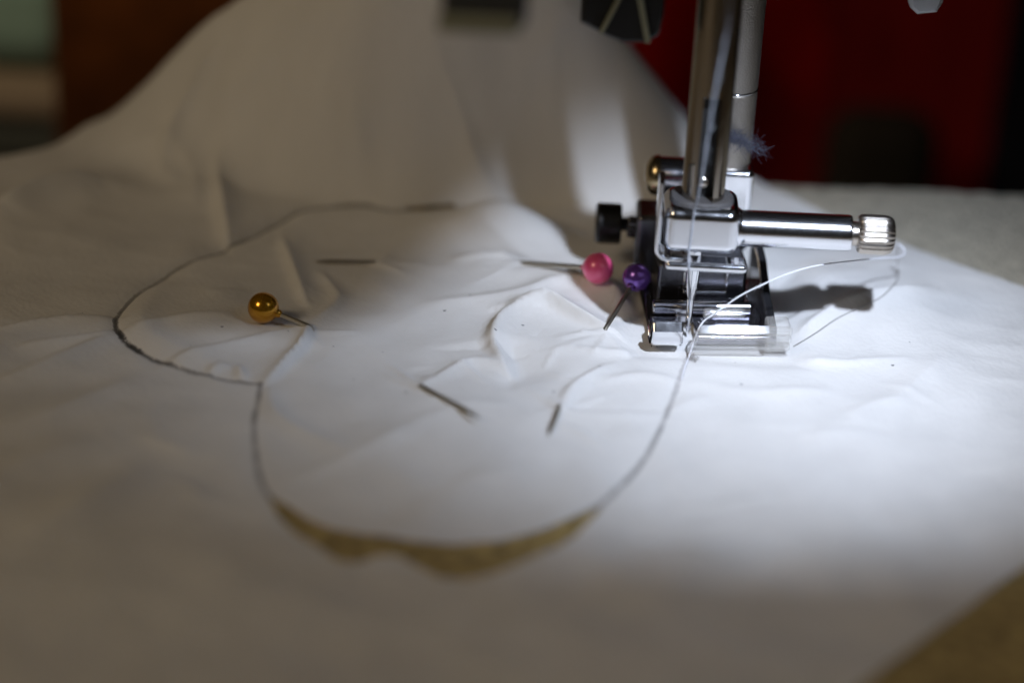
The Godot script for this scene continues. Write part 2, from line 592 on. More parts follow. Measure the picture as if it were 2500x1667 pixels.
	var cr := FastNoiseLite.new()
	cr.seed = 61
	cr.noise_type = FastNoiseLite.TYPE_SIMPLEX
	cr.fractal_type = FastNoiseLite.FRACTAL_RIDGED
	cr.frequency = 0.018
	cr.fractal_octaves = 3
	cr.domain_warp_enabled = true
	cr.domain_warp_amplitude = 12.0
	cr.domain_warp_frequency = 0.02
	var ce := FastNoiseLite.new()
	ce.seed = 62
	ce.noise_type = FastNoiseLite.TYPE_CELLULAR
	ce.cellular_return_type = FastNoiseLite.RETURN_DISTANCE2_SUB
	ce.frequency = 0.05
	ce.fractal_type = FastNoiseLite.FRACTAL_NONE
	for k in NZ:
		var z := Z0 + k * ST
		for j in NX:
			var x := X0 + j * ST
			sheet_h[k * NX + j] += (0.32 * cr.get_noise_2d(x, z * 1.25) - 0.26 * ce.get_noise_2d(x, z * 1.3)) * smoothstep(-44.0, -33.0, z)
	# pressed flat under the foot
	for k in NZ:
		var z := Z0 + k * ST
		if z < -22.0 or z > 9.0:
			continue
		for j in NX:
			var x := X0 + j * ST
			var d := maxf(maxf(-5.2 - x, x - 12.4), maxf(-15.0 - z, z - 5.2))
			if d < 4.0:
				var w := 1.0 - smoothstep(0.0, 4.0, d)
				sheet_h[k * NX + j] = lerpf(sheet_h[k * NX + j], 0.85, w)


func sheet_texture() -> ImageTexture:
	var w := 1840
	var h := 2024
	var im := Image.create(w, h, false, Image.FORMAT_RGB8)
	im.fill(Color(0.925, 0.915, 0.9))
	var sx := w / (NX * ST)
	var sz := h / (NZ * ST)
	var grain := FastNoiseLite.new()
	grain.seed = 5
	grain.frequency = 0.22
	for pass_ in 2:
		var path := spline2(flat_list(PENCIL if pass_ == 0 else PENCIL_B), 0.05)
		for i in path.size():
			var p := path[i]
			var dark := 0.27
			var wide := 0.2
			if pass_ == 0:
				var near := clampf(1.0 - p.distance_to(Vector2(-68.0, 9.5)) / 11.0, 0.0, 1.0)
				dark += 0.42 * near
				wide += 0.13 * near
				dark -= 0.2 * smoothstep(-45.0, -20.0, p.x)
			else:
				dark -= 0.16 * smoothstep(30.0, 10.0, p.y) * smoothstep(-20.0, -6.0, p.x)
				wide += 0.08 * smoothstep(25.0, 42.0, p.y)
			var jx := p.x + 0.2 * grain.get_noise_2d(i * 0.6, 7.0)
			var jz := p.y + 0.2 * grain.get_noise_2d(i * 0.6, 90.0)
			var r := int(ceil(wide * sx))
			var cx := int((jx - X0) * sx)
			var cz := int((jz - Z0) * sz)
			for b in range(-r, r + 1):
				for a in range(-r, r + 1):
					if a * a + b * b > r * r or cx + a < 0 or cz + b < 0 or cx + a >= w or cz + b >= h:
						continue
					var gr := grain.get_noise_2d((cx + a) * 1.7, (cz + b) * 1.7)
					var edge := 1.0 - sqrt(float(a * a + b * b)) / (r + 0.5)
					var want := 0.9 - dark * clampf(0.35 + edge + gr * 1.5 + 0.9 * grain.get_noise_2d(i * 0.05, 500.0), 0.0, 1.0)
					var c := im.get_pixel(cx + a, cz + b)
					if c.r > want:
						im.set_pixel(cx + a, cz + b, Color(want, want * 0.985, want * 0.97))
	# specks of graphite and lint
	var spots := [[-77.6, 4.4], [-72.9, 3.4], [-57.4, 6.6], [-30.6, -3.0], [-34.0, 19.4], [-24.0, 4.2], [-11.0, 10.6], [6.0, 13.0], [25.0, 6.0], [-16.6, 17.5], [-27.5, -7.0], [-20.6, 0.6]]
	for i in 46:
		spots.append([rng.randf_range(-90, 40), rng.randf_range(-30, 60)])
	for i in spots.size():
		var n := 2 if i < 12 else 1
		for k in n + 1:
			var cx := int((spots[i][0] - X0) * sx) + k
			var cz := int((spots[i][1] - Z0) * sz) + (k % 2)
			var g := rng.randf_range(0.3, 0.7)
			im.fill_rect(Rect2i(cx, cz, n, n), Color(g, g, g))
	return ImageTexture.create_from_image(im)


func build_sheet() -> void:
	shape_sheet()
	var hole := flat_list(BAND)
	var hole2 := flat_list(GAP_BACK)
	var mb := Mb.new()
	var nn := PackedVector3Array()
	var g := PackedFloat32Array()
	nn.resize(NX * NZ)
	g.resize(NX * NZ)
	for k in NZ:
		var z := Z0 + k * ST
		for j in NX:
			var x := X0 + j * ST
			var at := k * NX + j
			var l := sheet_h[k * NX + maxi(j - 1, 0)]
			var r := sheet_h[k * NX + mini(j + 1, NX - 1)]
			var b := sheet_h[maxi(k - 1, 0) * NX + j]
			var f := sheet_h[mini(k + 1, NZ - 1) * NX + j]
			nn[at] = Vector3((l - r) / (2.0 * ST), 1.0, (b - f) / (2.0 * ST)).normalized()
			var e := z - table([-112.0, -97.0, -88.0, -82.0, -70.0, -30.0, -20.0, -10.0, 2.0, 11.0, 30.0, 45.0, 62.0], [-38.0, -41.0, -47.5, -60.0, -88.0, -97.0, -88.0, -72.0, -58.5, -49.5, -30.2, -17.5, -5.0], x)
			e = minf(e, 58.3 - (x * 21.9 + z * 18.7) / 28.8)
			if x > -50.0 and x < -8.0 and z > 39.0 and z < 60.5:
				e = minf(e, poly_distance(Vector2(x, z), hole))
			if x > -41.0 and x < -29.0 and z > -36.0 and z < -30.0:
				e = minf(e, poly_distance(Vector2(x, z), hole2))
			g[at] = e
	for k in NZ - 1:
		for j in NX - 1:
			var q := [k * NX + j, k * NX + j + 1, (k + 1) * NX + j + 1, (k + 1) * NX + j]
			for half in [[0, 1, 2], [0, 2, 3]]:
				var ids := [q[half[0]], q[half[1]], q[half[2]]]
				var keep := 0
				for i in ids:
					if g[i] > 0.0:
						keep += 1
				if keep == 0:
					continue
				var ps := []
				for s in 3:
					var a: int = ids[s]
					var b: int = ids[(s + 1) % 3]
					if g[a] > 0.0:
						ps.append([_sp(a), nn[a]])
					if (g[a] > 0.0) != (g[b] > 0.0):
						var w := g[a] / (g[a] - g[b])
						ps.append([_sp(a).lerp(_sp(b), w), nn[a].lerp(nn[b], w)])
				for s in range(1, ps.size() - 1):
					# seen from above the grid runs anticlockwise in x-z, so this order faces up
					for c in [ps[0], ps[s], ps[s + 1]]:
						mb.v.append(c[0])
						mb.n.append(c[1])
						mb.uv.append(Vector2((c[0].x - X0) / (NX * ST), (c[0].z - Z0) / (NZ * ST)))
	var m := mat("paper", Color(0.93, 0.93, 0.93), 0.62)
	m.albedo_color = Color(1, 1, 1)
	m.albedo_texture = sheet_texture()
	m.metallic_specular = 0.4
	m.detail_enabled = true
	m.detail_blend_mode = BaseMaterial3D.BLEND_MODE_MUL
	m.detail_albedo = noise_tex(51, 0.016, 1024, 4, 0.95, 1.0)
	m.heightmap_enabled = true
	m.heightmap_scale = 0.005
	m.heightmap_texture = noise_tex(31, 0.09, 2048, 4)
	m.backlight_enabled = true
	m.backlight = Color(0.25, 0.25, 0.25)
	var o := commit("paper_sheet", mb, m, null, Vector3(0, 0, 0))
	tag(o, "large creased white sheet with a pencilled mouse-ear outline pinned under the presser foot", "paper sheet")


func _sp(i: int) -> Vector3:
	return Vector3(X0 + (i % NX) * ST, sheet_h[i], Z0 + (i / NX) * ST)


func build_layers() -> void:
	# table, batting and brown cloth under the sheet
	var mb := Mb.new()
	mb.round_box(Vector3(-40, -24.0, 72), Vector3(400, 40, 256), 1.5)
	var o := commit("table_top", mb, M.table_grey)
	o.set_meta("kind", "structure")
	# batting: soft sheet with a slightly ragged back edge
	mb = Mb.new()
	var f := FastNoiseLite.new()
	f.seed = 77
	f.frequency = 0.05
	var rows := []
	var ns := []
	for k in 60:
		var r := []
		var nr := []
		for j in 90:
			var x := 2.0 + j * 1.1
			var z0 := -54.2 - 0.02 * (x - 14.0) + 0.5 * f.get_noise_2d(x * 9.0, 3.0)
			var z := lerpf(z0, 10.0, k / 59.0)
			var y := -0.4 + 0.35 * f.get_noise_2d(x, z) + 0.12 * f.get_noise_2d(x * 6.0, z * 6.0) - 2.4 * exp(-(z - z0) / 1.3)
			r.append(Vector3(x, y, z))
			nr.append(Vector3(0, 1, -0.9 * exp(-(z - z0) / 1.3)).normalized())
		rows.append(r)
		ns.append(nr)
	mb.grid(rows, ns)
	o = commit("batting_sheet", mb, M.batting)
	tag(o, "fuzzy beige batting lying behind the white sheet, to the right of the presser bar", "batting")
	mb = Mb.new()
	rows = []
	ns = []
	for k in 96:
		var r := []
		var nr := []
		for j in 110:
			var x := -78.0 + j * 1.25
			var z := lerpf(-37.0, 80.0, k / 95.0)
			var y := sheet_at(x, z)
			for d in 8:
				y = minf(y, sheet_at(x + 1.3 * cos(d * PI / 4.0), z + 1.3 * sin(d * PI / 4.0)))
			if x > 0.5 and z < 12.0:
				y = -0.6
			r.append(Vector3(x, y - 0.14, z))
			nr.append(Vector3.UP)
		rows.append(r)
		ns.append(nr)
	mb.grid(rows, ns)
	o = commit("brown_fabric", mb, M.brown_cloth)
	tag(o, "golden brown fabric under the white sheet, showing in its slit and lower right", "fabric")


# ---------------------------------------------------------------- the machine
func build_machine() -> void:
	var t := thing("sewing_machine", "sewing machine with chrome needle clamp, bars and presser foot down on the white sheet", "sewing machine", Vector3(0.5, 1.0, -10))
	var mb := Mb.new()
	mb.round_box(Vector3(0, 117, -20), Vector3(120, 82, 84), 6.0)
	commit("machine_head", mb, M.head_plastic, t)

	# needle bar: round above, slotted towards the front below
	mb = Mb.new()
	mb.lathe(Vector3(0.5, 0, 0), Vector3.UP, [Vector2(2.62, 34.0), Vector2(2.62, 74.0)], 48)
	var cut := PackedVector2Array()
	cut.append_array(arc2(Vector2(), 2.62, 90 + 24, 360 + 90 - 24, 40))
	cut.append(Vector2(1.05, 0.2))
	cut.append(Vector2(-1.05, 0.2))
	mb.prism(cut, Vector3(0.5, 0, 0), Vector3(1, 0, 0), Vector3(0, 0, 1), -34.0, -17.0, 0.0, 0.85)
	var bar := commit("needle_bar", mb, M.bar_steel, t)
	mb = Mb.new()
	mb.prism(PackedVector2Array([Vector2(-1.0, 0.25), Vector2(1.0, 0.25), Vector2(1.0, 0.6), Vector2(-1.0, 0.6)]), Vector3(0.5, 0, 0), Vector3(1, 0, 0), Vector3(0, 0, 1), -33.9, -17.2)
	commit("slot", mb, M.slot_black, bar)
	mb = Mb.new()
	mb.lathe(Vector3(0.25, 22.6, 0.6), Vector3(0, 0.1, 1), [Vector2(0.72, 0), Vector2(0.72, 0.9), Vector2(0.62, 1.05), Vector2(0.0, 1.1)], 24)
	commit("set_pin", mb, M.knob_nickel, bar)

	# needle clamp
	mb = Mb.new()
	mb.round_box(Vector3(0.5, 17.1, 0.2), Vector3(9.1, 5.9, 7.8), 1.35, 7)
	var clamp := commit("needle_clamp", mb, M.chrome, t)
	mb = Mb.new()
	var ring := PackedVector2Array()
	for i in 40:
		var a := TAU * i / 40.0
		var c := Vector2(cos(a), sin(a))
		ring.append(Vector2(signf(c.x) * pow(absf(c.x), 0.75) * 3.9, signf(c.y) * pow(absf(c.y), 0.75) * 3.1))
	mb.prism(ring, Vector3(0.4, 0, 0.1), Vector3(1, 0, 0), Vector3(0, 0, 1), -20.45, -19.2, 0.25)
	commit("clamp_insert", mb, M.casting_grey, clamp)
	mb = Mb.new()
	mb.lathe(Vector3(4.6, 16.25, 0.0), Vector3(1, 0.006, 0.0), [Vector2(2.55, 0.0), Vector2(2.55, 0.55), Vector2(2.35, 0.75), Vector2(2.24, 0.9), Vector2(2.24, 14.05), Vector2(2.18, 14.25), Vector2(2.1, 14.4), Vector2(0.0, 14.42)], 64)
	commit("screw_arm", mb, M.arm_chrome, clamp)
	mb = Mb.new()
	mb.lathe(Vector3(18.6, 16.3, 0.0), Vector3(1, 0.0, 0.0), [Vector2(1.5, 0.0), Vector2(1.5, 1.2)], 40)
	mb.lathe(Vector3(19.75, 16.3, 0.0), Vector3(1, 0.0, 0.0), [Vector2(0.0, 0.0), Vector2(1.9, 0.0), Vector2(2.25, 0.15), Vector2(2.42, 0.5), Vector2(2.45, 1.0), Vector2(2.45, 3.3), Vector2(2.38, 3.75), Vector2(2.2, 4.15), Vector2(1.9, 4.4), Vector2(1.4, 4.55), Vector2(0.0, 4.6)], 264, 0.065, 22)
	commit("clamp_screw", mb, M.knob_nickel, clamp)
	# bent strip that wraps the left side and hooks under the block
	mb = Mb.new()
	var strip := PackedVector2Array([Vector2(-4.75, 23.6), Vector2(-4.75, 15.0)])
	strip.append_array(arc2(Vector2(-3.2, 14.9), 1.55, 180, 262, 9))
	strip.append(Vector2(-1.5, 13.4))
	mb.prism(stroke(strip, 0.32), Vector3.ZERO, Vector3(1, 0, 0), Vector3(0, 1, 0), 0.8, 4.3, 0.22)
	commit("side_strip", mb, M.chrome, clamp)
	mb = Mb.new()
	mb.round_box(Vector3(1.35, 12.75, 3.3), Vector3(9.9, 1.15, 2.9), 0.55, 5)
	commit("thread_guide", mb, M.chrome, clamp)

	# needle
	mb = Mb.new()
	mb.lathe(Vector3(0.2, 0, 0), Vector3.UP, [Vector2(0.0, 0.6), Vector2(0.12, 1.0), Vector2(0.36, 2.4), Vector2(0.42, 3.2), Vector2(0.43, 6.2), Vector2(0.62, 7.0), Vector2(0.8, 7.9), Vector2(0.82, 15.0)], 28)
	commit("needle", mb, M.chrome, t)

	# presser bar with its holder
	mb = Mb.new()
	mb.lathe(Vector3(4.7, 0, -18), Vector3.UP, [Vector2(2.95, 17.0), Vector2(3.0, 27.2), Vector2(2.85, 27.35), Vector2(2.85, 27.6), Vector2(3.0, 27.75), Vector2(3.0, 74.0)], 48)
	var pb := commit("presser_bar", mb, M.satin_nickel, t)
	mb = Mb.new()
	mb.lathe(Vector3(4.7, 27.46, -18), Vector3.UP, [Vector2(2.98, -0.14), Vector2(3.12, 0.0), Vector2(2.98, 0.14)], 48)
	commit("groove_ring", mb, M.chrome, pb)
	mb = Mb.new()
	mb.round_box(Vector3(4.0, 11.6, -17.6), Vector3(8.2, 11.6, 6.4), 0.9, 5)
	var holder := commit("foot_holder", mb, M.chrome, t)
	mb = Mb.new()
	mb.lathe(Vector3(0.2, 15.1, -17.2), Vector3(-1, 0, 0), [Vector2(2.45, 0.0), Vector2(2.45, 4.2), Vector2(2.3, 4.4)], 48)
	commit("thumb_screw", mb, M.dark_chrome, holder)
	mb = Mb.new()
	mb.lathe(Vector3(-3.9, 15.1, -17.2), Vector3(-1, 0, 0), [Vector2(2.62, 0.0), Vector2(2.62, 0.35), Vector2(2.45, 0.95), Vector2(2.0, 1.45), Vector2(1.2, 1.8), Vector2(0.0, 1.92)], 48)
	commit("screw_dome", mb, M.brass_dome, holder)
	mb = Mb.new()
	mb.round_box(Vector3(-4.4, 6.6, -16.4), Vector3(4.2, 8.4, 6.0), 0.7)
	commit("release_bracket", mb, M.black_metal, holder)
	mb = Mb.new()
	mb.lathe(Vector3(-5.5, 7.7, -17.6), Vector3(-1, 0, 0), [Vector2(0.9, 0.0), Vector2(0.9, 3.0)], 24)
	mb.lathe(Vector3(-8.3, 7.7, -17.6), Vector3(-1, 0, 0), [Vector2(0.0, 0.0), Vector2(2.45, 0.0), Vector2(2.65, 0.2), Vector2(2.65, 2.9), Vector2(2.4, 3.3), Vector2(0.0, 3.4)], 40)
	commit("release_button", mb, M.black_plastic, holder)
	mb = Mb.new()
	mb.lathe(Vector3(-6.4, 8.4, -15.4), Vector3(-1, 0, 0), [Vector2(0.0, -0.2), Vector2(1.35, -0.2), Vector2(1.4, 0.0), Vector2(1.4, 1.0), Vector2(1.2, 1.2), Vector2(0.0, 1.2)], 72, 0.12, 12)
	commit("lock_nut", mb, M.black_metal, holder)

	# presser foot, turned a little so that its right end lies back
	var turn := Transform3D(Basis(Vector3.UP, deg_to_rad(5.0)), Vector3.ZERO)
	mb = Mb.new()
	mb.t = turn
	# plan (x, z); extruded upwards
	var plan := PackedVector2Array([Vector2(-3.4, -14.5), Vector2(9.9, -14.5), Vector2(11.0, 2.6), Vector2(1.05, 2.6), Vector2(1.05, -3.2), Vector2(-0.75, -3.2), Vector2(-0.75, 2.6), Vector2(-5.0, 2.6)])
	mb.prism(plan, Vector3.ZERO, Vector3(1, 0, 0), Vector3(0, 0, 1), -2.2, -1.1, 0.2)
	var foot := commit("presser_foot", mb, M.dark_chrome, t)
	var curl := PackedVector2Array([Vector2(0.8, 2.15), Vector2(2.3, 2.1)])
	curl.append_array(arc2(Vector2(2.4, 4.3), 2.2, -85, -10, 12))
	curl.append(Vector2(4.62, 4.5))
	mb = Mb.new()
	mb.t = turn
	mb.prism(stroke(curl, 0.92, true), Vector3.ZERO, Vector3(0, 0, 1), Vector3(0, 1, 0), 1.25, 5.0, 0.3)
	commit("front_toe", mb, M.chrome, foot)
	# clear plate with its ribbed right end
	var plate := PackedVector2Array([Vector2(1.9, 1.85), Vector2(3.3, 1.85)])
	plate.append_array(arc2(Vector2(3.4, 4.3), 2.4, -88, -8, 12))
	plate.append(Vector2(5.95, 5.0))
	mb = Mb.new()
	mb.t = turn
	mb.prism(stroke(plate, 0.6, true), Vector3.ZERO, Vector3(0, 0, 1), Vector3(0, 1, 0), -9.4, -0.45, 0.25)
	var clear := commit("clear_plate", mb, M.clear_plastic, foot)
	mb = Mb.new()
	mb.t = turn
	for y in [2.3, 3.5, 4.7]:
		mb.lathe(Vector3(9.2, y, 5.0 + 0.2 * (y - 2.0)), Vector3(1, 0, 0), [Vector2(0.0, 0.0), Vector2(0.45, 0.0), Vector2(0.6, 0.15), Vector2(0.6, 2.6), Vector2(0.45, 2.95), Vector2(0.0, 3.05)], 20)
	commit("ribbed_end", mb, M.clear_plastic, clear)
	mb = Mb.new()
	mb.t = turn
	mb.round_box(Vector3(10.7, 3.5, 3.6), Vector3(3.0, 3.6, 2.6), 0.5)
	commit("end_block", mb, M.clear_plastic, clear)
	mb = Mb.new()
	mb.t = turn
	mb.lathe(Vector3(1.9, 4.35, 0.2), Vector3(1, 0, 0), [Vector2(0.0, 0.0), Vector2(0.5, 0.0), Vector2(0.65, 0.2), Vector2(0.65, 5.0), Vector2(0.5, 5.3), Vector2(0.0, 5.35)], 24)
	commit("clear_bar", mb, M.clear_plastic, clear)
	# raised middle with a window, cross ridge and side rails
	mb = Mb.new()
	mb.t = turn
	mb.round_box(Vector3(2.6, 4.9, -9.4), Vector3(11.4, 5.6, 5.6), 0.5)
	var mid := commit("middle_block", mb, M.black_metal, foot)
	mb = Mb.new()
	mb.t = turn
	for b in [[Vector3(3.0, 7.0, -6.5), Vector3(5.6, 0.35, 0.5)], [Vector3(3.0, 3.9, -6.5), Vector3(5.6, 0.45, 0.7)], [Vector3(0.3, 5.45, -6.5), Vector3(0.35, 2.75, 0.5)], [Vector3(5.7, 5.45, -6.5), Vector3(0.4, 2.75, 0.6)]]:
		mb.round_box(b[0], b[1], 0.15, 2)
	commit("window_frame", mb, M.chrome, mid)
	mb = Mb.new()
	mb.t = turn
	mb.lathe(Vector3(-4.0, 3.1, -3.7), Vector3(1, 0, 0), [Vector2(0.0, 0.0), Vector2(0.75, 0.0), Vector2(0.95, 0.2), Vector2(0.95, 12.4), Vector2(0.75, 12.7), Vector2(0.0, 12.75)], 24)
	commit("cross_ridge", mb, M.dark_chrome, foot)
	for s in [[9.85, 11.0, 0.0], [-4.7, -3.9, -2.4]]:
		mb = Mb.new()
		mb.t = turn
		var rail := PackedVector2Array([Vector2(-14.5, 1.25), Vector2(2.4, 1.25), Vector2(2.5, 3.4 + s[2]), Vector2(0.5, 3.9 + s[2]), Vector2(-4.0, 5.0 + s[2]), Vector2(-9.0, 7.6 + s[2]), Vector2(-14.5, 8.4 + s[2])])
		mb.prism(rail, Vector3.ZERO, Vector3(0, 0, 1), Vector3(0, 1, 0), -s[1], -s[0], 0.25, 0.9)
		commit("side_rail", mb, M.black_metal, foot)

	# parts that hang into the top of the picture
	mb = Mb.new()
	var plate2 := PackedVector2Array([Vector2(-15.6, 75), Vector2(-15.6, 41.6), Vector2(-12.5, 40.0), Vector2(-10.5, 39.3), Vector2(-7.6, 39.5), Vector2(-6.3, 40.6), Vector2(-5.9, 43.0), Vector2(-5.6, 75)])
	mb.prism(plate2, Vector3.ZERO, Vector3(1, 0, 0), Vector3(0, 1, 0), -4.0, 0.0, 0.4)
	var br := commit("threader_bracket", mb, M.black_plastic, t)
	mb = Mb.new()
	mb.prism(stroke(PackedVector2Array([Vector2(-13.2, 40.6), Vector2(-11.4, 44.8), Vector2(-10.6, 47.5)]), 0.22), Vector3.ZERO, Vector3(1, 0, 0), Vector3(0, 1, 0), 0.0, 0.7, 0.1)
	commit("rib", mb, M.olive_plastic, br)
	mb = Mb.new()
	mb.prism(stroke(PackedVector2Array([Vector2(-7.6, 39.9), Vector2(-8.7, 44.5), Vector2(-10.4, 50.5)]), 0.3), Vector3.ZERO, Vector3(1, 0, 0), Vector3(0, 1, 0), 0.0, 1.0, 0.1)
	commit("rib", mb, M.olive_plastic, br)
	mb = Mb.new()
	mb.round_box(Vector3(-26.3, 64.0, 31), Vector3(8.8, 22.0, 6), 1.0)
	var lever := commit("threader_lever", mb, M.head_plastic, t)
	mb = Mb.new()
	mb.round_box(Vector3(-26.8, 53.6, 34.2), Vector3(8.4, 1.9, 0.9), 0.4)
	commit("lever_tip", mb, M.olive_plastic, lever)
	mb = Mb.new()
	mb.prism(PackedVector2Array([Vector2(24.0, 75), Vector2(24.6, 42.5), Vector2(26.0, 38.3), Vector2(27.0, 37.5), Vector2(29.4, 37.9), Vector2(30.0, 39.2), Vector2(30.0, 75)]), Vector3.ZERO, Vector3(1, 0, 0), Vector3(0, 1, 0), -23.0, -20.0, 0.5)
	commit("lifter_lever", mb, M.white_plastic, t)
	mb = Mb.new()
	mb.round_box(Vector3(-2.4, 60.0, -8.0), Vector3(7.0, 29.5, 1.2), 0.3)
	commit("guide_plate", mb, M.olive_plastic, t)

	# work lamp in its hood at the front of the head
	mb = Mb.new()
	mb.t = Transform3D(lamp_basis(), LAMP_AT)
	var wall := []
	for k in 49:
		var a := TAU * k / 48.0
		wall.append(Vector2(cos(a), sin(a)))
	# housing: a can with an oval opening in its lower end
	var rings := []
	for w in [[Vector2(9, 9), Vector2.ZERO, 4.0], [Vector2(9, 9), Vector2.ZERO, -4.5], [Vector2(2.65, 1.9), Vector2(1.05, 0.28), -4.5], [Vector2(2.65, 1.9), Vector2(1.05, 0.28), -3.98], [Vector2(8.3, 8.3), Vector2.ZERO, -3.98], [Vector2(8.3, 8.3), Vector2.ZERO, 3.4], [Vector2(0.01, 0.01), Vector2.ZERO, 3.4]]:
		var row := []
		for c in wall:
			row.append(Vector3(c.x * w[0].x + w[1].x, c.y * w[0].y + w[1].y, w[2]))
		rings.append(row)
	for k in rings.size() - 1:
		for c in 48:
			var a: Vector3 = rings[k][c]
			var b: Vector3 = rings[k][c + 1]
			var d: Vector3 = rings[k + 1][c]
			var e: Vector3 = rings[k + 1][c + 1]
			var nn := (b - a).cross(d - a).normalized()
			mb.flat(a, b, e, nn)
			mb.flat(a, e, d, nn)
	mb.round_box(Vector3(0, 0, 4.0), Vector3(17, 17, 1.6), 0.5)
	var lamp := commit("work_lamp", mb, M.head_plastic, t)
	mb = Mb.new()
	mb.t = Transform3D(lamp_basis(), LAMP_AT)
	mb.round_box(Vector3(0, 0, 0.5), Vector3(3.02, 4.8, 0.5), 0.2)
	commit("led", mb, M.led_glow, lamp)
	mb = Mb.new()
	mb.t = Transform3D(lamp_basis(), LAMP_AT)
	var lens := []
	for w in [[3.4, 2.4, -4.55], [3.4, 2.4, -4.9], [8.5, 10.5, -4.9], [8.5, 10.5, -4.55], [3.4, 2.4, -4.55]]:
		var row := []
		for c in wall:
			var q := c as Vector2
			# oval hole, rounded square outside
			var k := 1.0 if w[0] < 5.0 else 1.75 / maxf(1.0, 1.3 * maxf(absf(q.x), absf(q.y)))
			row.append(Vector3(q.x * w[0] * k + (1.2 if w[0] < 5.0 else 0.0), q.y * w[1] * k + (0.28 if w[0] < 5.0 else 0.0), w[2]))
		lens.append(row)
	for k in lens.size() - 1:
		for c in 48:
			var nn: Vector3 = (lens[k][c + 1] - lens[k][c]).cross(lens[k + 1][c] - lens[k][c]).normalized()
			mb.flat(lens[k][c], lens[k][c + 1], lens[k + 1][c + 1], nn)
			mb.flat(lens[k][c], lens[k + 1][c + 1], lens[k + 1][c], nn)
	commit("lamp_lens", mb, M.lens_glow, lamp)
	mb = Mb.new()
	mb.prism(PackedVector2Array([Vector2(-14, 80), Vector2(-14, 59.2), Vector2(3, 59.4), Vector2(7.5, 62.5), Vector2(12.6, 66.8), Vector2(15.9, 70.2), Vector2(19.3, 72.9), Vector2(28, 74.2), Vector2(52, 74.8), Vector2(52, 80)]), Vector3.ZERO, Vector3(1, 0, 0), Vector3(0, 1, 0), 34.4, 35.6, 0.2)
	commit("lamp_baffle", mb, M.head_plastic, lamp)
	var lt := AreaLight3D.new()
	lt.name = "work_lamp_light"
	lt.light_color = Color(0.86, 0.91, 1.0)
	lt.light_energy = LAMP_E
	lt.area_size = Vector2(3.02, 4.8) * MM
	lt.shadow_enabled = true
	lt.transform = Transform3D(lamp_basis(), LAMP_AT * MM)
	add_child(lt)


const LAMP_AT := Vector3(25.2, 86.0, 50.0)
const LAMP_E := 0.0190


func lamp_basis() -> Basis:
	return Basis.looking_at((Vector3(-12.0, 0, -14.0) - LAMP_AT).normalized(), Vector3(0, 0, -1))


# ---------------------------------------------------------------- pins, threads, lint
func build_pins() -> void:
	var spec := [
		["pink_pin", "pink_pearl", Vector3(-11.15, 4.2, -11.3), [Vector3(-21.1, 0, -16.0), Vector3(-40.2, 0, -16.1), Vector3(-48.0, 0, -14.6)], 2.02, "straight pin with a pink pearl head, nearest the black release button"],
		["purple_pin", "purple_pearl", Vector3(-6.3, 5.2, -7.2), [Vector3(-10.2, 0, 1.7), Vector3(-15.8, 0, 22.7), Vector3(-16.9, 0, 28.3)], 1.85, "straight pin with a dark purple pearl head leaning against the presser foot"],
		["gold_pin", "gold_pearl", Vector3(-52.6, 3.5, 3.2), [Vector3(-46.5, 0, 5.7), Vector3(-32.2, 0, 18.6), Vector3(-24.8, 0, 27.6)], 1.95, "straight pin with a gold pearl head on the dim left lobe"],
	]
	for s in spec:
		var head: Vector3 = s[2]
		var a: Vector3 = s[3][0]
		var b: Vector3 = s[3][1]
		var c: Vector3 = s[3][2]
		a.y = sheet_at(a.x, a.z)
		var eye := Vector3(-21.7, 141.3, 267.8)
		while head.y < sheet_at(head.x, head.z) + s[4] * 0.95:
			head += (eye - head).normalized() * 0.1
		b.y = sheet_at(b.x, b.z)
		c.y = sheet_at(c.x, c.z) + 0.25
		var t := thing(s[0], s[5], "pin", Vector3(head.x, head.y - s[4], head.z), "pearl headed pins in the white sheet")
		var mb := Mb.new()
		mb.lathe(head, (a - head), _ball(s[4]), 40)
		commit("pin_head", mb, M[s[1]], t)
		var dir := (a - head).normalized()
		mb = Mb.new()
		mb.lathe(head, dir, [Vector2(0.62, s[4] - 0.25), Vector2(0.5, s[4] + 0.25), Vector2(0.32, s[4] + 0.5)], 20)
		commit("collar", mb, M[s[1]], t)
		mb = Mb.new()
		for k in 24:  # rest on top of whatever swells up between the two ends
			var q := b.lerp(c, k / 23.0)
			var over := sheet_at(q.x, q.z) + 0.2 - q.y
			if over > 0.0 and k > 4:
				c.y += over
		# straight down to the paper, hidden beneath it, and straight out again
		var path := resample([head + dir * s[4] * 0.9, a + Vector3(0, -0.1, 0)], 1.0)
		for k in 33:
			var q := a.lerp(b, 0.025 + 0.95 * k / 32.0)
			q.y = sheet_at(q.x, q.z) - 0.55
			path.append(q)
		path.append(b + Vector3(0, -0.1, 0))
		path.append(b.lerp(c, 0.75))
		mb.tube(path, 0.31, 14)
		mb.tube([b.lerp(c, 0.75), b.lerp(c, 0.9), c], 0.31, 14, 0.07)
		commit("shaft", mb, M.pin_steel, t)


func _ball(r: float) -> Array:
	var out := []
	for i in 29:
		var a := PI * i / 28.0
		out.append(Vector2(sin(a) * r, -cos(a) * r))
	return out


func twisted(mb: Mb, path: Array, r: float, pitch: float) -> void:
	var run := 0.0
	for strand in 2:
		run = 0.0
		var out := []
		for i in path.size():
			if i > 0:
				run += path[i].distance_to(path[i - 1])
			var tg: Vector3 = (path[mini(i + 1, path.size() - 1)] - path[maxi(i - 1, 0)]).normalized()
			var e := tg.cross(Vector3(0.2, 0.9, 0.4)).normalized()
			var g := tg.cross(e)
			var a := TAU * run / pitch + PI * strand
			out.append(path[i] + (e * cos(a) + g * sin(a)) * r * 0.5)
		mb.tube(out, r * 0.62, 7)


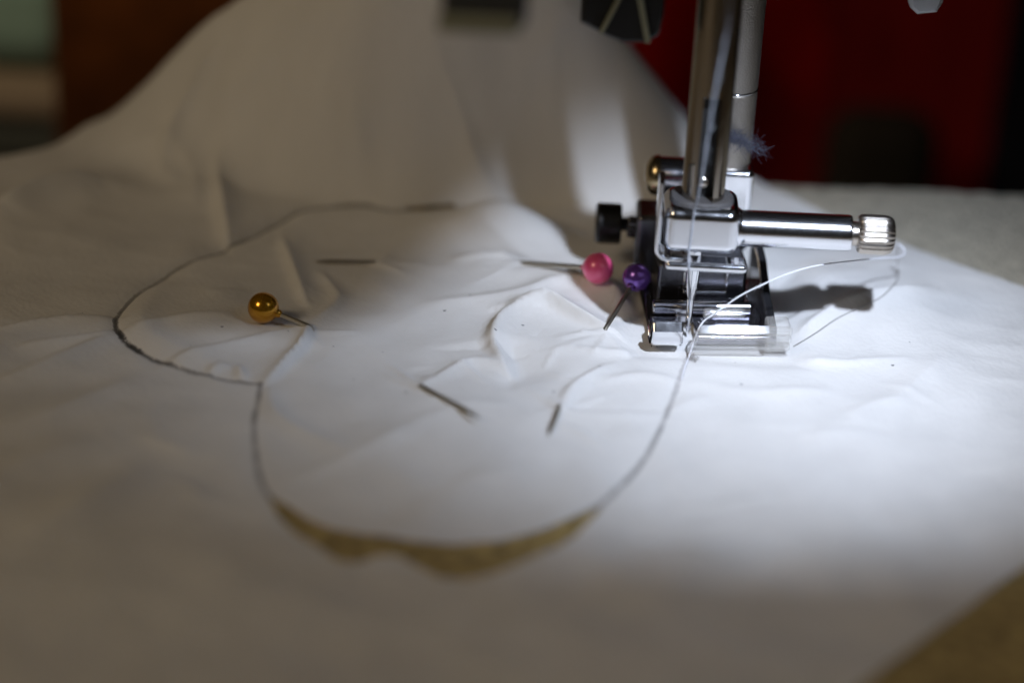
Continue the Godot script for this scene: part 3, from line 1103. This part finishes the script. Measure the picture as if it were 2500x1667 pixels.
func resample(path: Array, step: float) -> Array:
	var out := [path[0]]
	for i in path.size() - 1:
		var k := maxi(1, int(path[i].distance_to(path[i + 1]) / step))
		for j in k:
			out.append((path[i] as Vector3).lerp(path[i + 1], float(j + 1) / k))
	return out


func fuzz(mb: Mb, path: Array, count: int, reach: float) -> void:
	for i in count:
		var p: Vector3 = path[rng.randi_range(0, path.size() - 1)]
		var d := Vector3(rng.randf_range(-1, 1), rng.randf_range(-1, 1), rng.randf_range(-1, 1)).normalized()
		var e := Vector3(rng.randf_range(-1, 1), rng.randf_range(-1, 1), rng.randf_range(-1, 1)).normalized()
		mb.tube([p, p + d * reach * 0.4 + e * reach * 0.2, p + d * reach * 0.7 + e * reach * 0.6], 0.018, 3)


func build_threads() -> void:
	var mb := Mb.new()
	var path := resample(smooth_path([Vector3(4.0, 75, 24), Vector3(0.37, 54.87, 18.00), Vector3(0.27, 47.94, 15.50), Vector3(-0.22, 37.68, 12.00), Vector3(-0.45, 24.33, 6.50), Vector3(-0.66, 20.2, 4.3), Vector3(-0.8, 17.5, 4.35), Vector3(-0.9, 14.2, 4.4), Vector3(-0.8, 13.5, 4.85), Vector3(-0.75, 12.4, 4.85), Vector3(-0.5, 10.5, 2.4), Vector3(0.15, 4.4, 0.5), Vector3(0.25, 3.0, 0.3)], 8), 0.1)
	twisted(mb, path, 0.125, 0.6)
	fuzz(mb, path, 160, 0.7)
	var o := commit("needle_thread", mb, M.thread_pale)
	tag(o, "pale sewing thread running down the needle bar and over the clamp to the needle", "thread")
	# tail from the plate in an arc to the right, and down to the seam
	mb = Mb.new()
	var pts := [Vector3(-1.1, 0, 12.6), Vector3(-0.7, 0, 10.2), Vector3(-0.2, 0, 7.6), Vector3(0.1, 1.3, 6.2), Vector3(0.5, 2.6, 5.4), Vector3(1.02, 4.4, 4.9), Vector3(1.5, 5.0, 4.2), Vector3(2.0, 5.2, 3.4), Vector3(3.44, 6.33, 3.2), Vector3(5.91, 8.58, 3.2), Vector3(8.45, 10.12, 3.0), Vector3(11.03, 11.33, 2.5), Vector3(13.71, 11.95, 1.5), Vector3(16.66, 11.48, -1.0), Vector3(20.44, 10.16, -5.0), Vector3(24.65, 7.84, -11.0), Vector3(26.91, 7.12, -13.0), Vector3(28.17, 7.02, -14.0), Vector3(28.49, 7.18, -15.0), Vector3(28.1, 7.6, -15.5), Vector3(27.58, 7.71, -16.0)]
	for i in 3:
		pts[i].y = sheet_at(pts[i].x, pts[i].z) + 0.12
	path = resample(smooth_path(pts, 8), 0.1)
	twisted(mb, path, 0.115, 0.55)
	fuzz(mb, path.slice(0, 170), 70, 0.6)
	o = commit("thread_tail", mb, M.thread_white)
	tag(o, "white thread tail arching from the clear toe to the right below the clamp screw", "thread")
	mb = Mb.new()
	var plan := [Vector2(29.7, -26.9), Vector2(29.4, -22.2), Vector2(28.4, -17.1), Vector2(27.0, -11.6), Vector2(25.0, -8.9), Vector2(22.0, -6.6), Vector2(19.1, -4.3), Vector2(16.1, -1.1), Vector2(13.4, 1.4)]
	pts = [Vector3(27.6, 7.7, -16.0)]
	pts.append(Vector3(28.0, 5.6, -17.4))
	for p in plan.slice(2):
		pts.append(Vector3(p.x, sheet_at(p.x, p.y) + 0.14, p.y))
	path = resample(smooth_path(pts, 8), 0.12)
	twisted(mb, path, 0.085, 0.55)
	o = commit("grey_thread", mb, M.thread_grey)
	tag(o, "thin grey thread lying on the sheet, curving from the knurled screw to the foot", "thread")
	# lint caught on the presser bar
	mb = Mb.new()
	for i in 520:
		var u := rng.randf()
		var c := Vector3(4.2, 22.2, -14.6).lerp(Vector3(8.2, 20.2, -15.4), u * u)
		c += Vector3(rng.randfn() * 0.5, rng.randfn() * 0.45 * (1.0 - 0.5 * u), rng.randfn() * 0.45)
		var d := Vector3(rng.randfn(0.45, 0.5), rng.randfn(-0.1, 0.4), rng.randfn(0, 0.4))
		var e := Vector3(rng.randfn(), rng.randfn(), rng.randfn()) * 0.6
		var w := Vector3(rng.randfn(), rng.randfn(), rng.randfn()) * 0.5
		mb.tube(smooth_path([c, c + d * 0.5 + e * 0.4, c + d + w * 0.5, c + d * 1.2 + w], 3), 0.012, 3)
	o = commit("lint_tuft", mb, M.lint_blue)
	tag(o, "tuft of blue grey lint caught on the satin presser bar", "lint")
	# scuffed fibres where the seam starts
	mb = Mb.new()
	for i in 46:
		var c := Vector3(0.55 + rng.randfn() * 0.28, 0, 6.3 + rng.randfn() * 0.5)
		c.y = sheet_at(c.x, c.z) + 0.1
		var d := Vector3(rng.randfn(), absf(rng.randfn()) * 0.5, rng.randfn()) * 0.35
		mb.tube([c, c + d * 0.6 + Vector3(0, 0.08, 0), c + d], 0.04, 4)
	o = commit("graphite_fuzz", mb, M.thread_grey)
	tag(o, "small dark scuff of loose fibres at the front left corner of the clear toe", "fibres")


# ---------------------------------------------------------------- behind
func drape(called: String, m: Material, x0: float, x1: float, y0: float, y1: float, z: float, amp: float, seed_: int, lean := 0.0) -> MeshInstance3D:
	var f := FastNoiseLite.new()
	f.seed = seed_
	f.frequency = 0.012
	var p := []
	var q := []
	for k in 24:
		p.append([])
		q.append([])
		for j in 60:
			var x := lerpf(x0, x1, j / 59.0)
			var y := lerpf(y0, y1, k / 23.0)
			var fold := func(a: float, b: float) -> float: return amp * (0.6 * sin(a * 0.09 + b * 0.03) + f.get_noise_2d(a * 1.5, b * 0.7))
			p[k].append(Vector3(x, y, z + fold.call(x, y) + lean * (y - y0)))
			q[k].append(Vector3(-(fold.call(x + 1.0, y) - fold.call(x, y)), -(fold.call(x, y + 1.0) - fold.call(x, y)), 1.0).normalized())
	var mb := Mb.new()
	mb.grid(p, q)
	return commit(called, mb, m)


func build_back() -> void:
	var mb := Mb.new()
	mb.round_box(Vector3(40, -20, -420), Vector3(1400, 900, 20), 2.0)
	var o := commit("back_wall", mb, M.wall_paint)
	o.set_meta("kind", "structure")
	mb = Mb.new()
	mb.round_box(Vector3(-69.0, -30, -106), Vector3(60, 230, 12), 1.0)
	o = commit("wooden_panel", mb, M.dark_wood)
	tag(o, "dark brown wooden panel standing behind the raised sheet on the left", "wooden panel")
	o = drape("red_cloth", M.red_cloth, -60, 62, -160, 90, -190, 12.0, 41)
	tag(o, "deep red cloth hanging out of focus behind the presser bar", "cloth")
	o = drape("maroon_cloth", M.maroon_cloth, 20, 90, -160, 90, -183, 4.0, 43)
	tag(o, "dark maroon cloth hanging behind the batting, right of the red one", "cloth")
	o = drape("navy_cloth", M.navy_cloth, 70, 96, -160, 90, -172, 4.0, 42)
	tag(o, "blackish navy cloth hanging at the far right of the background", "cloth")
	mb = Mb.new()
	mb.round_box(Vector3(47, -44, -160), Vector3(22, 24, 14), 6.9)
	o = commit("green_bundle", mb, M.green_cloth)
	tag(o, "dark green bundle lying low in front of the red cloth", "bundle")
	# folded fabrics stacked at the far left
	var y := -68.0
	for s in [["rose_fabric", "rose_cloth", 32.0, "pinkish beige folded fabric, lowest of the stack at the far left"], ["slate_fabric", "slate_cloth", 8.0, "dark slate folded fabric, above the pinkish one at the far left"], ["cream_fabric", "cream_cloth", 9.0, "tan folded fabric under the teal one at the far left"], ["teal_fabric", "teal_cloth", 24.0, "pale teal folded fabric, topmost of the stack at the far left"]]:
		mb = Mb.new()
		mb.round_box(Vector3(-132, y + s[2] / 2.0, -150), Vector3(70, s[2] - 0.4, 60), minf(9.0, s[2] * 0.45))
		o = commit(s[0], mb, M[s[1]])
		tag(o, s[3], "folded fabric", "folded fabrics at the far left")
		y += s[2]


func _ready() -> void:
	rng.seed = 12345
	# camera
	var cam := Camera3D.new()
	cam.name = "camera"
	var phi := deg_to_rad(28.0)
	var rho := deg_to_rad(3.0)
	var f := Vector3(0, -sin(phi), -cos(phi))
	var u0 := Vector3(0, cos(phi), -sin(phi))
	var r := Vector3(1, 0, 0) * cos(rho) + u0 * sin(rho)
	var u := u0 * cos(rho) - Vector3(1, 0, 0) * sin(rho)
	var at := CameraAttributesPhysical.new()
	at.frustum_focal_length = 84.95
	at.frustum_focus_distance = 0.2995
	at.frustum_near = 0.02
	at.frustum_far = 5.0
	at.exposure_aperture = 6.5
	cam.attributes = at
	cam.transform = Transform3D(Basis(r, u, -f), Vector3(-21.7, 141.3, 267.8) * MM)
	cam.current = true
	add_child(cam)
	# dim room
	var env := Environment.new()
	env.background_mode = Environment.BG_COLOR
	env.background_color = Color(0.012, 0.0105, 0.009).linear_to_srgb()
	env.tonemap_mode = Environment.TONE_MAPPER_LINEAR
	env.sdfgi_enabled = true
	env.ssao_enabled = true
	env.ssil_enabled = true
	var we := WorldEnvironment.new()
	we.name = "environment"
	we.environment = env
	add_child(we)
	var room := AreaLight3D.new()
	room.name = "ceiling_lamp_light"
	room.light_color = Color(1.0, 0.9, 0.75)
	room.light_energy = 0.27
	room.area_size = Vector2(0.35, 0.35)
	room.shadow_enabled = true
	room.look_at_from_position(Vector3(-0.76, 0.82, 0.6), Vector3(-0.02, 0, 0))
	add_child(room)
	make_materials()
	build_back()
	build_sheet()
	build_layers()
	build_machine()
	build_pins()
	build_threads()
